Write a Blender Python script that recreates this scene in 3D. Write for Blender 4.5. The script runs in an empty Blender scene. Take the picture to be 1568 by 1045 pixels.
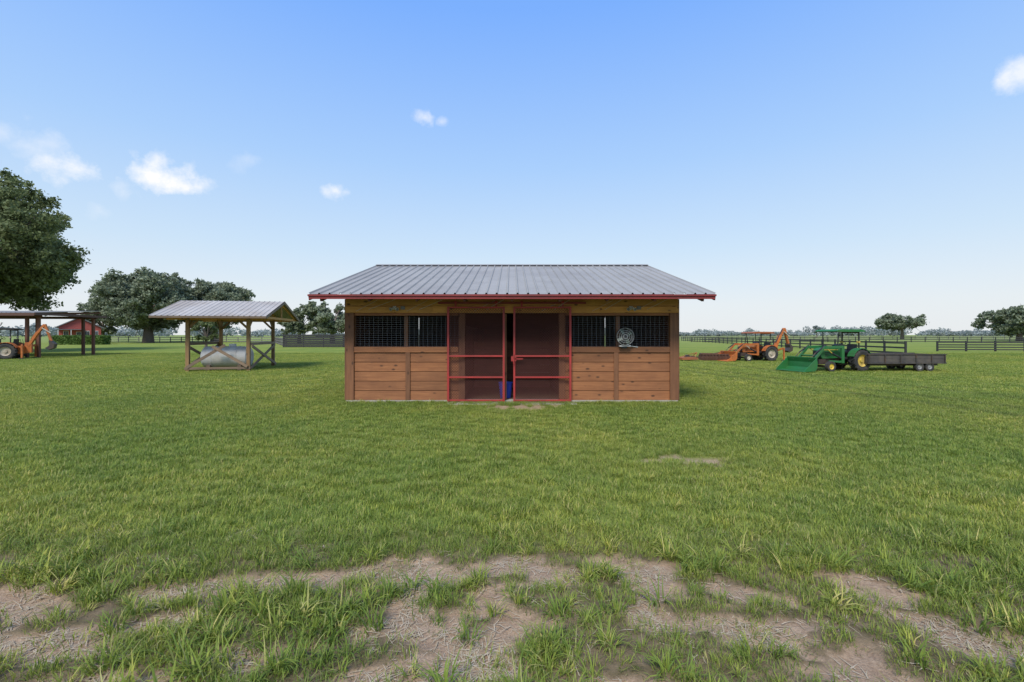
import bpy, math, random
import numpy as np
from mathutils import Matrix, Vector, Euler
random.seed(7); rng=np.random.default_rng(11)
S=bpy.context.scene
S.view_settings.view_transform='Standard'; S.view_settings.look='None'; S.view_settings.exposure=0
COL=S.collection

# ------------------------------------------------------------ node helpers
def N(nt,t,**k):
    n=nt.nodes.new(t)
    for a,b in k.items(): setattr(n,a,b)
    return n
def L(nt,a,b): nt.links.new(a,b)
def math_(nt,op,a,b=None,clamp=False):
    n=N(nt,'ShaderNodeMath',operation=op); n.use_clamp=clamp
    for i,x in enumerate((a,b)):
        if x is None: continue
        if isinstance(x,(int,float)): n.inputs[i].default_value=x
        else: L(nt,x,n.inputs[i])
    return n.outputs[0]
def mixc(nt,f,a,b,bt='MIX'):
    n=N(nt,'ShaderNodeMix',data_type='RGBA',blend_type=bt)
    for s,x in ((0,f),(6,a),(7,b)):
        if isinstance(x,(int,float)): n.inputs[s].default_value=x
        elif isinstance(x,tuple): n.inputs[s].default_value=(*x,1)[:4]
        else: L(nt,x,n.inputs[s])
    return n.outputs[2]
def ramp(nt,f,stops):
    n=N(nt,'ShaderNodeValToRGB'); e=n.color_ramp.elements
    while len(e)<len(stops): e.new(.5)
    for el,(p,c) in zip(e,stops):
        el.position=p; el.color=(*c,1) if isinstance(c,tuple) else (c,c,c,1)
    L(nt,f,n.inputs[0]); return n.outputs[0]
def noise(nt,vec,scale,detail=4,rough=.55,dist=0):
    n=N(nt,'ShaderNodeTexNoise'); n.inputs['Scale'].default_value=scale
    n.inputs['Detail'].default_value=detail; n.inputs['Roughness'].default_value=rough
    n.inputs['Distortion'].default_value=dist
    if vec is not None: L(nt,vec,n.inputs['Vector'])
    return n.outputs['Fac']
def newmat(name):
    m=bpy.data.materials.new(name); m.use_nodes=True
    nt=m.node_tree; nt.nodes.clear()
    o=N(nt,'ShaderNodeOutputMaterial'); p=N(nt,'ShaderNodeBsdfPrincipled')
    L(nt,p.outputs[0],o.inputs[0]); return m,nt,p,o
def simple(name,c,rough=.6,metal=0,var=.25,scale=6,bump=.1,dirt=None,bs=40):
    m,nt,p,o=newmat(name)
    tc=N(nt,'ShaderNodeTexCoord').outputs['Object']
    a=N(nt,'ShaderNodeAttribute',attribute_name='pv').outputs['Fac']
    f=noise(nt,tc,scale,6,.65)
    v=math_(nt,'ADD',math_(nt,'MULTIPLY',f,2*var),math_(nt,'MULTIPLY',a,var*.6))
    v=math_(nt,'ADD',v,1-var*1.3)
    mm=N(nt,'ShaderNodeVectorMath',operation='SCALE'); mm.inputs[0].default_value=c; L(nt,v,mm.inputs['Scale'])
    col=mm.outputs[0]
    if dirt:
        f2=noise(nt,tc,scale*.45,8,.7)
        col=mixc(nt,ramp(nt,f2,[(.45,0.),(.68,.8)]),col,dirt)
    L(nt,col,p.inputs['Base Color'])
    p.inputs['Roughness'].default_value=rough; p.inputs['Metallic'].default_value=metal
    if bump:
        b=N(nt,'ShaderNodeBump'); b.inputs['Strength'].default_value=bump; b.inputs['Distance'].default_value=.01
        L(nt,noise(nt,tc,bs,4),b.inputs['Height']); L(nt,b.outputs[0],p.inputs['Normal'])
    return m
def wood(name,c1,c2,axis,knots=True,grey=0.):
    m,nt,p,o=newmat(name)
    tc=N(nt,'ShaderNodeTexCoord').outputs['Object']
    a=N(nt,'ShaderNodeAttribute',attribute_name='pv').outputs['Fac']
    off=N(nt,'ShaderNodeCombineXYZ')
    for i in range(3): L(nt,math_(nt,'MULTIPLY',a,37.0+i*11),off.inputs[i])
    ad=N(nt,'ShaderNodeVectorMath',operation='ADD'); L(nt,tc,ad.inputs[0]); L(nt,off.outputs[0],ad.inputs[1])
    mp=N(nt,'ShaderNodeMapping'); L(nt,ad.outputs[0],mp.inputs[0])
    sc=[14,14,14]; sc['xyz'.index(axis)]=.9; mp.inputs['Scale'].default_value=sc
    g=noise(nt,mp.outputs[0],1.6,6,.65,.6)
    col=mixc(nt,ramp(nt,g,[(.3,0.),(.7,1.)]),c1,c2)
    v=ramp(nt,a,[(0,(.72,.70,.68)),(.5,(1.,.97,.95)),(1,(1.18,1.1,1.0))])
    col=mixc(nt,1.0,col,v,'MULTIPLY')
    big=noise(nt,ad.outputs[0],1.3,5,.6)
    col=mixc(nt,ramp(nt,big,[(.42,0.),(.75,.55+grey)]),col,(c1[0]*.55,c1[1]*.55,c1[2]*.6))
    if knots:
        mk=N(nt,'ShaderNodeMapping'); L(nt,ad.outputs[0],mk.inputs[0])
        s2=[5.5,5.5,5.5]; s2['xyz'.index(axis)]=2.8; mk.inputs['Scale'].default_value=s2
        vo=N(nt,'ShaderNodeTexVoronoi'); L(nt,mk.outputs[0],vo.inputs['Vector']); vo.inputs['Scale'].default_value=1
        k=ramp(nt,vo.outputs['Distance'],[(.08,.9),(.17,0.)])
        col=mixc(nt,k,col,(.06,.025,.012))
    L(nt,col,p.inputs['Base Color']); p.inputs['Roughness'].default_value=.72
    b=N(nt,'ShaderNodeBump'); b.inputs['Strength'].default_value=.35; b.inputs['Distance'].default_value=.006
    L(nt,g,b.inputs['Height']); L(nt,b.outputs[0],p.inputs['Normal'])
    return m

# ------------------------------------------------------------ mesh builder
class MB:
    def __init__(s): s.v=[];s.f=[];s.m=[];s.p=[]
    def add(s,vs,fs,m=0,pv=None):
        o=len(s.v); s.v+= [tuple(v) for v in vs]; pv=random.random() if pv is None else pv
        for f in fs: s.f.append(tuple(i+o for i in f)); s.m.append(m); s.p.append(pv)
    def box(s,c,d,m=0,R=None,pv=None,taper=1):
        hx,hy,hz=d[0]/2,d[1]/2,d[2]/2
        vs=[Vector((x*hx*(taper if z>0 else 1),y*hy*(taper if z>0 else 1),z*hz)) for z in(-1,1) for y in(-1,1) for x in(-1,1)]
        if R is not None: vs=[R@v for v in vs]
        vs=[v+Vector(c) for v in vs]
        s.add(vs,[(0,2,3,1),(4,5,7,6),(0,1,5,4),(2,6,7,3),(0,4,6,2),(1,3,7,5)],m,pv)
    def bx(s,x0,x1,y0,y1,z0,z1,m=0,pv=None): s.box(((x0+x1)/2,(y0+y1)/2,(z0+z1)/2),(x1-x0,y1-y0,z1-z0),m,None,pv)
    def beam(s,p0,p1,w,t,m=0,up=(0,0,1)):
        p0=Vector(p0);p1=Vector(p1);d=p1-p0;l=d.length;x=d.normalized();u=Vector(up)
        y=u.cross(x)
        if y.length<1e-4: y=Vector((0,1,0)).cross(x)
        y.normalize();z=x.cross(y)
        R=Matrix((x,y,z)).transposed(); s.box((p0+p1)/2,(l,w,t),m,R)
    def tube(s,p0,p1,r,m=0,n=8,r2=None,cap=True):
        r2=r if r2 is None else r2
        p0=Vector(p0);p1=Vector(p1);d=(p1-p0).normalized()
        a=d.orthogonal().normalized();b=d.cross(a)
        vs=[];
        for p,q in((p0,r),(p1,r2)):
            for i in range(n):
                t=2*math.pi*i/n; vs.append(p+(a*math.cos(t)+b*math.sin(t))*q)
        fs=[(i,(i+1)%n,n+(i+1)%n,n+i) for i in range(n)]
        if cap: fs+=[tuple(range(n))[::-1],tuple(range(n,2*n))]
        s.add(vs,fs,m)
    def prism(s,prof,y0,y1,m=0,pv=None):  # profile in xz, extruded in y
        n=len(prof); vs=[(x,y0,z) for x,z in prof]+[(x,y1,z) for x,z in prof]
        fs=[tuple(range(n)),tuple(range(n,2*n))[::-1]]+[(i,n+i,n+(i+1)%n,(i+1)%n) for i in range(n)]
        s.add(vs,fs,m,pv)
    def lathe(s,c,prof,m=0,n=28):  # profile (r,y) around local y axis
        vs=[];k=len(prof)
        for i in range(n):
            t=2*math.pi*i/n
            for r,y in prof: vs.append((c[0]+r*math.cos(t),c[1]+y,c[2]+r*math.sin(t)))
        fs=[(i*k+j,i*k+j+1,((i+1)%n)*k+j+1,((i+1)%n)*k+j) for i in range(n) for j in range(k-1)]
        s.add(vs,fs,m)
    def wheel(s,c,R,w,rr,mt,mr,lugs=0):
        s.lathe(c,[(rr,-w*.42),(R*.82,-w*.5),(R*.95,-w*.46),(R*.98,-w*.3),(R*.98,w*.3),(R*.95,w*.46),(R*.82,w*.5),(rr,w*.42)],mt)
        s.lathe(c,[(rr,-w*.42),(rr*.9,-w*.3),(rr*.8,-w*.22),(rr*.35,-w*.2),(rr*.3,-w*.34),(0.001,-w*.34)],mr)
        s.lathe(c,[(rr,w*.42),(rr*.9,w*.3),(rr*.8,w*.22),(rr*.35,w*.2),(rr*.3,w*.34),(0.001,w*.34)],mr)
        for i in range(lugs):
            for sd in(-1,1):
                t=2*math.pi*(i+.25*sd)/lugs
                Rm=Matrix.Rotation(-t,3,'Y')@Matrix.Rotation(.6*sd,3,'X')
                s.box((c[0]+R*math.cos(t),c[1]+sd*w*.24,c[2]+R*math.sin(t)),(R*.09,w*.5,R*.07),mt,Rm)
    def obj(s,name,mats,parent=None,loc=(0,0,0),rz=0,bevel=0,smooth=False,scale=1):
        me=bpy.data.meshes.new(name); me.from_pydata(s.v,[],s.f)
        for m in mats: me.materials.append(m)
        me.polygons.foreach_set('material_index',s.m)
        at=me.attributes.new('pv','FLOAT','FACE'); at.data.foreach_set('value',s.p)
        if smooth: me.polygons.foreach_set('use_smooth',[True]*len(s.f))
        me.update()
        o=bpy.data.objects.new(name,me); COL.objects.link(o)
        o.location=loc; o.rotation_euler[2]=rz; o.scale=(scale,)*3
        if parent: o.parent=parent
        if bevel:
            b=o.modifiers.new('bevel','BEVEL'); b.width=bevel; b.segments=2; b.limit_method='ANGLE'
        return o
def empty(name,loc=(0,0,0),rz=0,scale=1):
    e=bpy.data.objects.new(name,None); COL.objects.link(e); e.location=loc; e.rotation_euler[2]=rz; e.scale=(scale,)*3
    e.empty_display_size=.3; return e
def corr(mb,x0,x1,y0,z0,y1,z1,pitch=.23,h=.032,m=0,ny=1):
    xs=[];
    n=int(round((x1-x0)/pitch)); p=(x1-x0)/n
    for i in range(n):
        a=x0+i*p; xs+=[(a,h),(a+.018,h),(a+.038,0),(a+p-.02,0)]
    xs.append((x1,h)); k=len(xs)
    for j in range(k-1):
        (xa,ha),(xb,hb)=xs[j],xs[j+1]
        mb.add([(xa,y0,z0+ha),(xb,y0,z0+hb),(xb,y1,z1+hb),(xa,y1,z1+ha)],[(0,1,2,3)],m,pv=(math.sin((j//16)*12.9)*43758.5)%1)

# ------------------------------------------------------------ value noise
T=rng.random((256,256))
def vn(x,y):
    xi=np.floor(x).astype(int);yi=np.floor(y).astype(int);fx=x-xi;fy=y-yi
    fx=fx*fx*(3-2*fx);fy=fy*fy*(3-2*fy)
    g=lambda a,b:T[a&255,b&255]
    return (g(xi,yi)*(1-fx)+g(xi+1,yi)*fx)*(1-fy)+(g(xi,yi+1)*(1-fx)+g(xi+1,yi+1)*fx)*fy
def fbm(x,y,o=4):
    r=0;a=.5;t=0
    for i in range(o): r=r+a*vn(x*2**i+17.3*i,y*2**i+9.1*i);t+=a;a*=.55
    return r/t
ELL=[(-2.85,2.75,.6,.17,0),(-2.06,2.84,.45,.14,.25),(-1.4,2.98,.45,.12,.2),(-.72,3.06,.42,.16,0),(.03,3.12,.52,.16,0),
(.83,3.12,.3,.18,-.5),(.95,2.9,.2,.12,0),(1.43,2.84,.28,.10,-.3),(2.23,2.86,.25,.12,-.5),(2.3,2.55,.25,.10,-.5),(2.5,2.35,.35,.12,-.8),
(-.34,2.53,.45,.26,.0),(-.42,2.2,.42,.16,0),(1.36,2.42,.46,.19,-.35),(1.6,2.15,.35,.10,-.3),(-2.1,2.5,.42,.12,.5),(-2.5,2.4,.3,.09,0),
(-1.23,2.25,.28,.08,.3),(.72,2.56,.24,.10,-.4),(2.26,5.9,.50,.17,0),(1.75,5.85,.2,.12,0),(.2,10.1,.9,.33,0),(-1.2,10.35,.7,.12,0),(1.6,10.4,.9,.10,0),
(-3.6,2.5,.7,.2,.2),(-4.5,2.4,.7,.25,.1),(3.2,2.0,.6,.2,-.6),(3.9,1.6,.7,.25,-.5),(0,1.6,1.4,.2,0),(-2.4,1.8,.9,.15,.3),(2.3,1.7,.7,.15,-.4),(.5,2.05,.2,.06,0)]
def dirt(x,y):
    d=np.full(np.shape(x),-9.)
    for cx,cy,rx,ry,a in ELL:
        dx=x-cx;dy=y-cy;u=(dx*math.cos(a)+dy*math.sin(a))/rx;v=(-dx*math.sin(a)+dy*math.cos(a))/ry
        d=np.maximum(d,(1-np.sqrt(u*u+v*v)))
    d=np.maximum(d,-2)
    n=(fbm(x*5,y*7,5)-.5)*3.0
    t=np.clip((d+n*1.0+np.where(y<4,.27,.15))/.40,0,1); t=np.where(d<-.9,0,t)
    return t*t*(3-2*t)
def gz(x,y):
    f=np.clip(1-(y-7)/3,0,1)*np.clip(1-(np.abs(x)-9)/3,0,1)
    return f*((fbm(x*1.3+5,y*1.3,3)-.5)*.05+(fbm(x*14,y*14,3)-.5)*.012-.018*dirt(x,y))

# ------------------------------------------------------------ lawn tint group (world position based growth variation)
tg=bpy.data.node_groups.new('lawn_tint','ShaderNodeTree')
tg.interface.new_socket('Color',in_out='OUTPUT',socket_type='NodeSocketColor')
go=N(tg,'NodeGroupOutput'); ge=N(tg,'ShaderNodeNewGeometry').outputs['Position']
n1=noise(tg,ge,.20,4,.6); n2=noise(tg,ge,1.1,5,.65); n3=noise(tg,ge,.035,3,.5)
sp=N(tg,'ShaderNodeSeparateXYZ'); L(tg,ge,sp.inputs[0])
c=mixc(tg,ramp(tg,n1,[(.40,0.),(.60,1.)]),(.230,.305,.052),(.345,.375,.068))
c=mixc(tg,ramp(tg,n2,[(.35,.0),(.70,.70)]),c,(.175,.250,.048))
c=mixc(tg,ramp(tg,n3,[(.45,0.),(.65,.5)]),c,(.33,.37,.07))
# old wheel ruts: shorter, duller turf
for (kx,k0) in ((.19,11.58),(.19,12.9),(.106,13.9)):
    t=math_(tg,'ABSOLUTE',math_(tg,'SUBTRACT',math_(tg,'ADD',sp.outputs[0],math_(tg,'MULTIPLY',sp.outputs[1],kx)),k0))
    f=math_(tg,'SUBTRACT',1.,math_(tg,'DIVIDE',t,.38),True)
    f=math_(tg,'MULTIPLY',math_(tg,'MULTIPLY',f,ramp(tg,n2,[(.3,1.),(.65,.35)])),.8)
    c=mixc(tg,f,c,(.13,.165,.045))
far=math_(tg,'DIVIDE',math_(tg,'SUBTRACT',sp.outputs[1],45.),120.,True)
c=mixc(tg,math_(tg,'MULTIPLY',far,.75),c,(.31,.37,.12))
L(tg,c,go.inputs[0])
def tint(nt):
    g=N(nt,'ShaderNodeGroup'); g.node_tree=tg; return g.outputs[0]

# ------------------------------------------------------------ ground
def axis_pts(step,lim,grow,end):
    a=[0.]
    while a[-1]<lim: a.append(a[-1]+step)
    s=step
    while a[-1]<end: s*=grow; a.append(a[-1]+s)
    return np.array(a)
xp=axis_pts(.035,3.6,1.09,4000); xs=np.concatenate([-xp[:0:-1],xp])
yp=1.2+axis_pts(.03,2.6,1.07,4000); ym=1.2-axis_pts(.1,1,1.4,400)[1:]
ys=np.concatenate([ym[::-1],yp])
X,Y=np.meshgrid(xs,ys); nx,ny=len(xs),len(ys)
D=dirt(X,Y); Z=gz(X,Y)
co=np.stack([X,Y,Z],-1).reshape(-1,3)
idx=np.arange(nx*ny).reshape(ny,nx)
fa=np.stack([idx[:-1,:-1],idx[:-1,1:],idx[1:,1:],idx[1:,:-1]],-1).reshape(-1,4)
def npmesh(name,co,faces,mats,attrs={},smooth=False,matidx=None):
    me=bpy.data.meshes.new(name); k=faces.shape[1]
    me.vertices.add(len(co)); me.vertices.foreach_set('co',co.astype(np.float32).ravel())
    me.loops.add(faces.size); me.loops.foreach_set('vertex_index',faces.astype(np.int32).ravel())
    me.polygons.add(len(faces)); me.polygons.foreach_set('loop_start',np.arange(len(faces),dtype=np.int32)*k)
    me.polygons.foreach_set('loop_total',np.full(len(faces),k,dtype=np.int32))
    if matidx is not None: me.polygons.foreach_set('material_index',matidx.astype(np.int32))
    if smooth: me.polygons.foreach_set('use_smooth',np.ones(len(faces),dtype=bool))
    for m in mats: me.materials.append(m)
    me.update(calc_edges=True)
    for an,(dom,val) in attrs.items():
        a=me.attributes.new(an,'FLOAT',dom); a.data.foreach_set('value',val.astype(np.float32).ravel())
    return me
gm,nt,p,o=newmat('ground_soil_and_turf')
pos=N(nt,'ShaderNodeNewGeometry').outputs['Position']
da=N(nt,'ShaderNodeAttribute',attribute_name='dirt').outputs['Fac']; fr=N(nt,'ShaderNodeAttribute',attribute_name='far').outputs['Fac']
th=N(nt,'ShaderNodeAttribute',attribute_name='thatch').outputs['Fac']
s1=noise(nt,pos,9,8,.7); s2=noise(nt,pos,70,5,.7); s3=noise(nt,pos,2.2,4)
soil=mixc(nt,ramp(nt,s1,[(.3,0.),(.7,1.)]),(.33,.22,.14),(.56,.41,.275))
soil=mixc(nt,ramp(nt,s2,[(.35,.6),(.6,0.)]),soil,(.19,.12,.07))
soil=mixc(nt,ramp(nt,s3,[(.45,0.),(.7,.55)]),soil,(.31,.22,.155))
tn=tint(nt)
near=mixc(nt,.5,tn,(.11,.12,.035))
thc=mixc(nt,ramp(nt,s1,[(.35,0.),(.65,1.)]),(.10,.085,.04),(.26,.19,.115))
near=mixc(nt,th,near,thc)
fn=noise(nt,pos,3.5,8,.75)
farc=mixc(nt,1.,tn,ramp(nt,fn,[(.3,.60),(.7,.90)]),'MULTIPLY')
gr=mixc(nt,fr,near,farc)
L(nt,mixc(nt,da,gr,soil),p.inputs['Base Color']); p.inputs['Roughness'].default_value=.95; p.inputs['Specular IOR Level'].default_value=.1
b=N(nt,'ShaderNodeBump'); b.inputs['Strength'].default_value=.9; b.inputs['Distance'].default_value=.015
L(nt,math_(nt,'ADD',s2,s1),b.inputs['Height']); L(nt,b.outputs[0],p.inputs['Normal'])
far_v=np.clip((Y-14)/22,0,1)
me=npmesh('ground',co,fa,[gm],{'dirt':('POINT',D),'far':('POINT',far_v),'thatch':('POINT',np.clip((3.9-Y)/.6,0,1))},smooth=True)
go_=bpy.data.objects.new('ground',me); COL.objects.link(go_)

# ------------------------------------------------------------ grass
def blade_mat(name,dry=False):
    m,nt,p,o=newmat(name)
    r=N(nt,'ShaderNodeAttribute',attribute_name='tv').outputs['Fac']; bv=N(nt,'ShaderNodeAttribute',attribute_name='bv').outputs['Fac']
    if dry: col=mixc(nt,bv,(.42,.33,.21),(.66,.56,.40))
    else:
        col=mixc(nt,1.,tint(nt),ramp(nt,r,[(0,(.68,.78,.75)),(.6,(1.05,1.05,1.)),(1,(1.30,1.2,1.1))]),'MULTIPLY')
        col=mixc(nt,1.,col,ramp(nt,bv,[(0,(.70,.8,.8)),(.82,(1.25,1.15,1.1)),(.90,(1.7,1.3,2.4)),(1,(1.8,1.35,3.0))]),'MULTIPLY')
    L(nt,col,p.inputs['Base Color']); p.inputs['Roughness'].default_value=.55; p.inputs['Specular IOR Level'].default_value=.25
    tr=N(nt,'ShaderNodeBsdfTranslucent'); L(nt,col,tr.inputs[0])
    ms=N(nt,'ShaderNodeMixShader'); ms.inputs[0].default_value=.3
    L(nt,p.outputs[0],ms.inputs[1]); L(nt,tr.outputs[0],ms.inputs[2]); L(nt,ms.outputs[0],o.inputs[0])
    return m
mg=blade_mat('grass_blade'); ms_=blade_mat('dry_straw',True)
tc=bpy.data.collections.new('grass_tufts')
SG=3
def tuftdata(r,n,ln,w,spread,lean,flat=False,ox=0,oy=0,oz=0):
    """n blades, vectorised -> verts (n*8,3), faces, bv"""
    a=r.random(n)*6.283; rad=spread*np.sqrt(r.random(n)); x=ox+rad*np.cos(a); y=oy+rad*np.sin(a)
    h=a+r.normal(size=n)*.9; l=ln*(.55+.6*r.random(n)); le=lean*(.4+r.random(n)); ww=w*(.7+.6*r.random(n))
    dx,dy=np.cos(h),np.sin(h); sx,sy=-dy,dx; z=np.zeros(n)+oz+(.004+.006*r.random(n) if flat else -.005); ang=le*.35
    V=np.zeros((n,SG+1,2,3))
    for s in range(SG+1):
        q=ww*(1-(s/SG)**1.8)*.5+.0002
        V[:,s,0]=np.stack([x-sx*q,y-sy*q,z],-1); V[:,s,1]=np.stack([x+sx*q,y+sy*q,z],-1)
        if flat:
            x=x+dx*l/SG;y=y+dy*l/SG; t=r.normal(size=n)*.15; dx,dy=dx*np.cos(t)-dy*np.sin(t),dx*np.sin(t)+dy*np.cos(t)
        else:
            x=x+dx*np.sin(ang)*l/SG;y=y+dy*np.sin(ang)*l/SG;z=z+np.cos(ang)*l/SG; ang=ang+le*.5
    V=V.reshape(-1,3); k=(SG+1)*2; base=np.arange(n)[:,None]*k
    F=np.stack([base+2*s+np.array([[0,1,3,2]]) for s in range(SG)],1).reshape(-1,4)
    bv=np.repeat(r.random(n),SG); return V,F,bv
def addsrc(i,parts,mat):
    V=[];F=[];B=[];TV=[];o=0
    for (v,f,b,t) in parts: V.append(v);F.append(f+o);B.append(b);TV.append(np.full(len(b),t));o+=len(v)
    me=npmesh('tuft_%02d'%i,np.concatenate(V),np.concatenate(F),[mat],{'bv':('FACE',np.concatenate(B)),'tv':('FACE',np.concatenate(TV))},smooth=True)
    tc.objects.link(bpy.data.objects.new('tuft_%02d'%i,me))
def tuft(i,n,ln,w,spread,lean,mat,flat=False):
    r=np.random.default_rng(100+i); addsrc(i,[(*tuftdata(r,n,ln,w,spread,lean,flat),r.random())],mat)
def tile(i,size,dens,n,ln,w,spread,lean,smin,smax):
    r=np.random.default_rng(500+i); P=[]
    ph=r.random(4)*6.28
    for k in range(int(size*size*dens)):
        ox,oy=(r.random(2)-.5)*size
        s=r.uniform(smin,smax)*(1+.22*math.sin(ox*2*math.pi/size+ph[0])*math.sin(oy*4*math.pi/size+ph[1]))
        P.append((*tuftdata(r,n,ln*s,w*(.5+.5*s),spread,lean,False,ox,oy),r.random()))
    addsrc(i,P,mg)
for i in range(6): tuft(i,24,.075,.0048,.085,.85,mg)           # lawn
for i in range(6,11): tuft(i,24,.18,.0085,.055,1.25,mg)       # coarse long clump
for i in range(11,14): tuft(i,9,.09,.0042,.08,0,ms_,True)       # straw lying
for i in range(14,20): tile(i,.8,300,22,.075,.0056,.085,.9,.6,1.15)   # turf tiles
for i in range(20,24): tile(i,2.0,50,22,.085,.011,.20,.9,.55,1.0)      # mid distance turf tiles
PT=[];RO=[];SC=[];IX=[]
def put(x,y,rx,ry,rz,sc,ix): PT.append(np.stack([x,y,gz(x,y)],-1)); RO.append(np.stack([rx,ry,rz],-1)); SC.append(sc); IX.append(ix)
def barn(x,y,m=0): return (np.abs(x)<3.98+m)&(y>10.80-m)&(y<19.4+m)
def scatter(y0,y1,dens,ids,smin,smax,fn,wid=1.22,tilt=.15):
    xm=wid*y1+1.2; n=int((2*xm)*(y1-y0)*dens)
    x=rng.uniform(-xm,xm,n);y=rng.uniform(y0,y1,n)
    k=(np.abs(x)<wid*y+1.2)&~barn(x,y)
    x=x[k];y=y[k]; k=rng.random(len(x))<fn(x,y); x=x[k];y=y[k]; n=len(x)
    hs=.75+.5*fbm(x*.9,y*.9,3)
    put(x,y,rng.normal(0,tilt,n),rng.normal(0,tilt,n),rng.uniform(0,6.28,n),rng.uniform(smin,smax,n)*(hs if tilt>0 else 1),rng.choice(ids,n))
def tiles(y0,rows,s,ids,fill_ids,fdens,fmin,fmax,wid=1.22):
    X0=int((wid*(y0+rows*s)+2)/s)+1; cx,cy=np.meshgrid((np.arange(-X0,X0)+.5)*s,y0+(np.arange(rows)+.5)*s)
    cx=cx.ravel();cy=cy.ravel(); k=np.abs(cx)<wid*cy+1.5+s; cx=cx[k];cy=cy[k]
    bad=np.zeros(len(cx),bool)
    for u in np.linspace(-.5,.5,7):
        for v in np.linspace(-.5,.5,7):
            x=cx+u*s;y=cy+v*s; bad|=(dirt(x,y)>.03)|barn(x,y,.05)
    g=~bad; n=g.sum(); put(cx[g],cy[g],np.zeros(n),np.zeros(n),rng.integers(0,4,n)*math.pi/2,np.ones(n),rng.choice(ids,n))
    bx_,by_=cx[bad],cy[bad]; m=int(s*s*fdens); x=(bx_[:,None]+rng.uniform(-.5,.5,(len(bx_),m))*s).ravel(); y=(by_[:,None]+rng.uniform(-.5,.5,(len(by_),m))*s).ravel()
    k=(rng.random(len(x))<(1-dirt(x,y))**2.5)&~barn(x,y); x=x[k];y=y[k];n=len(x)
    put(x,y,rng.normal(0,.1,n),rng.normal(0,.1,n),rng.uniform(0,6.28,n),rng.uniform(fmin,fmax,n)*(1-.5*dirt(x,y)),rng.choice(fill_ids,n))
tiles(3.6,11,.8,list(range(14,20)),list(range(6)),300,.65,1.1)
tiles(12.4,14,2.0,list(range(20,24)),list(range(6)),150,.8,1.3,1.25)
scatter(1.6,3.6,430,list(range(6)),.5,.95,lambda x,y:(1-dirt(x,y))**2.5*np.where(y<3.3,np.clip(.4+(fbm(x*3+3,y*3,3)-.35)*3,.3,1),1))
def edge(x,y):
    d=dirt(x,y); n=fbm(x*3.4+40,y*3.4,3)
    zone=np.clip((3.75-y)/.5,0,1)
    return zone*np.clip((n-.42)*6,0.05,1)*np.where(d>.7,.10,1)
scatter(1.6,3.8,125,list(range(6,11)),.4,1.0,edge)
scatter(1.6,3.6,26,list(range(6)),.5,1.1,lambda x,y:dirt(x,y))
scatter(3.4,8,5,list(range(6,11)),.35,.6,lambda x,y:np.clip((fbm(x*2,y*2,3)-.5)*5,0,1))
scatter(10.5,10.82,60,list(range(6,11)),.4,.8,lambda x,y:np.where((np.abs(x)>1.7)&(np.abs(x)<4.1),1,.0),wid=.5)
scatter(1.6,3.8,420,list(range(11,14)),.4,1.3,lambda x,y:np.clip(dirt(x,y)*1.2-.15,.05,1)*np.clip((fbm(x*4+9,y*4,3)-.40)*5,.10,1),tilt=0)
scatter(5,10.78,100,list(range(11,14)),.5,1.2,lambda x,y:dirt(x,y)*.5,tilt=0)
PT=np.concatenate(PT);RO=np.concatenate(RO);SC=np.concatenate(SC);IX=np.concatenate(IX)
print('instances',len(PT))
me=bpy.data.meshes.new('grass'); me.vertices.add(len(PT)); me.vertices.foreach_set('co',PT.astype(np.float32).ravel())
a=me.attributes.new('rot','FLOAT_VECTOR','POINT');a.data.foreach_set('vector',RO.astype(np.float32).ravel())
a=me.attributes.new('scl','FLOAT','POINT');a.data.foreach_set('value',SC.astype(np.float32))
a=me.attributes.new('ix','INT','POINT');a.data.foreach_set('value',IX.astype(np.int32)); me.update()
og=bpy.data.objects.new('grass',me); COL.objects.link(og)
gn=bpy.data.node_groups.new('grass_scatter','GeometryNodeTree')
gn.interface.new_socket('Geometry',in_out='INPUT',socket_type='NodeSocketGeometry'); gn.interface.new_socket('Geometry',in_out='OUTPUT',socket_type='NodeSocketGeometry')
gi=N(gn,'NodeGroupInput');gout=N(gn,'NodeGroupOutput'); ci=N(gn,'GeometryNodeCollectionInfo'); ci.inputs[0].default_value=tc
ci.inputs['Separate Children'].default_value=True; ci.inputs['Reset Children'].default_value=True
ip=N(gn,'GeometryNodeInstanceOnPoints'); ip.inputs['Pick Instance'].default_value=True
def na(nm,dt):
    n=N(gn,'GeometryNodeInputNamedAttribute',data_type=dt); n.inputs[0].default_value=nm
    return [s for s in n.outputs if s.enabled and s.name=='Attribute'][0]
L(gn,gi.outputs[0],ip.inputs['Points']);L(gn,ci.outputs[0],ip.inputs['Instance']);L(gn,na('ix','INT'),ip.inputs['Instance Index'])
e2r=N(gn,'FunctionNodeEulerToRotation'); L(gn,na('rot','FLOAT_VECTOR'),e2r.inputs[0]); L(gn,e2r.outputs[0],ip.inputs['Rotation'])
L(gn,na('scl','FLOAT'),ip.inputs['Scale']); L(gn,ip.outputs[0],gout.inputs[0])
og.modifiers.new('scatter','NODES').node_group=gn

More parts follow.
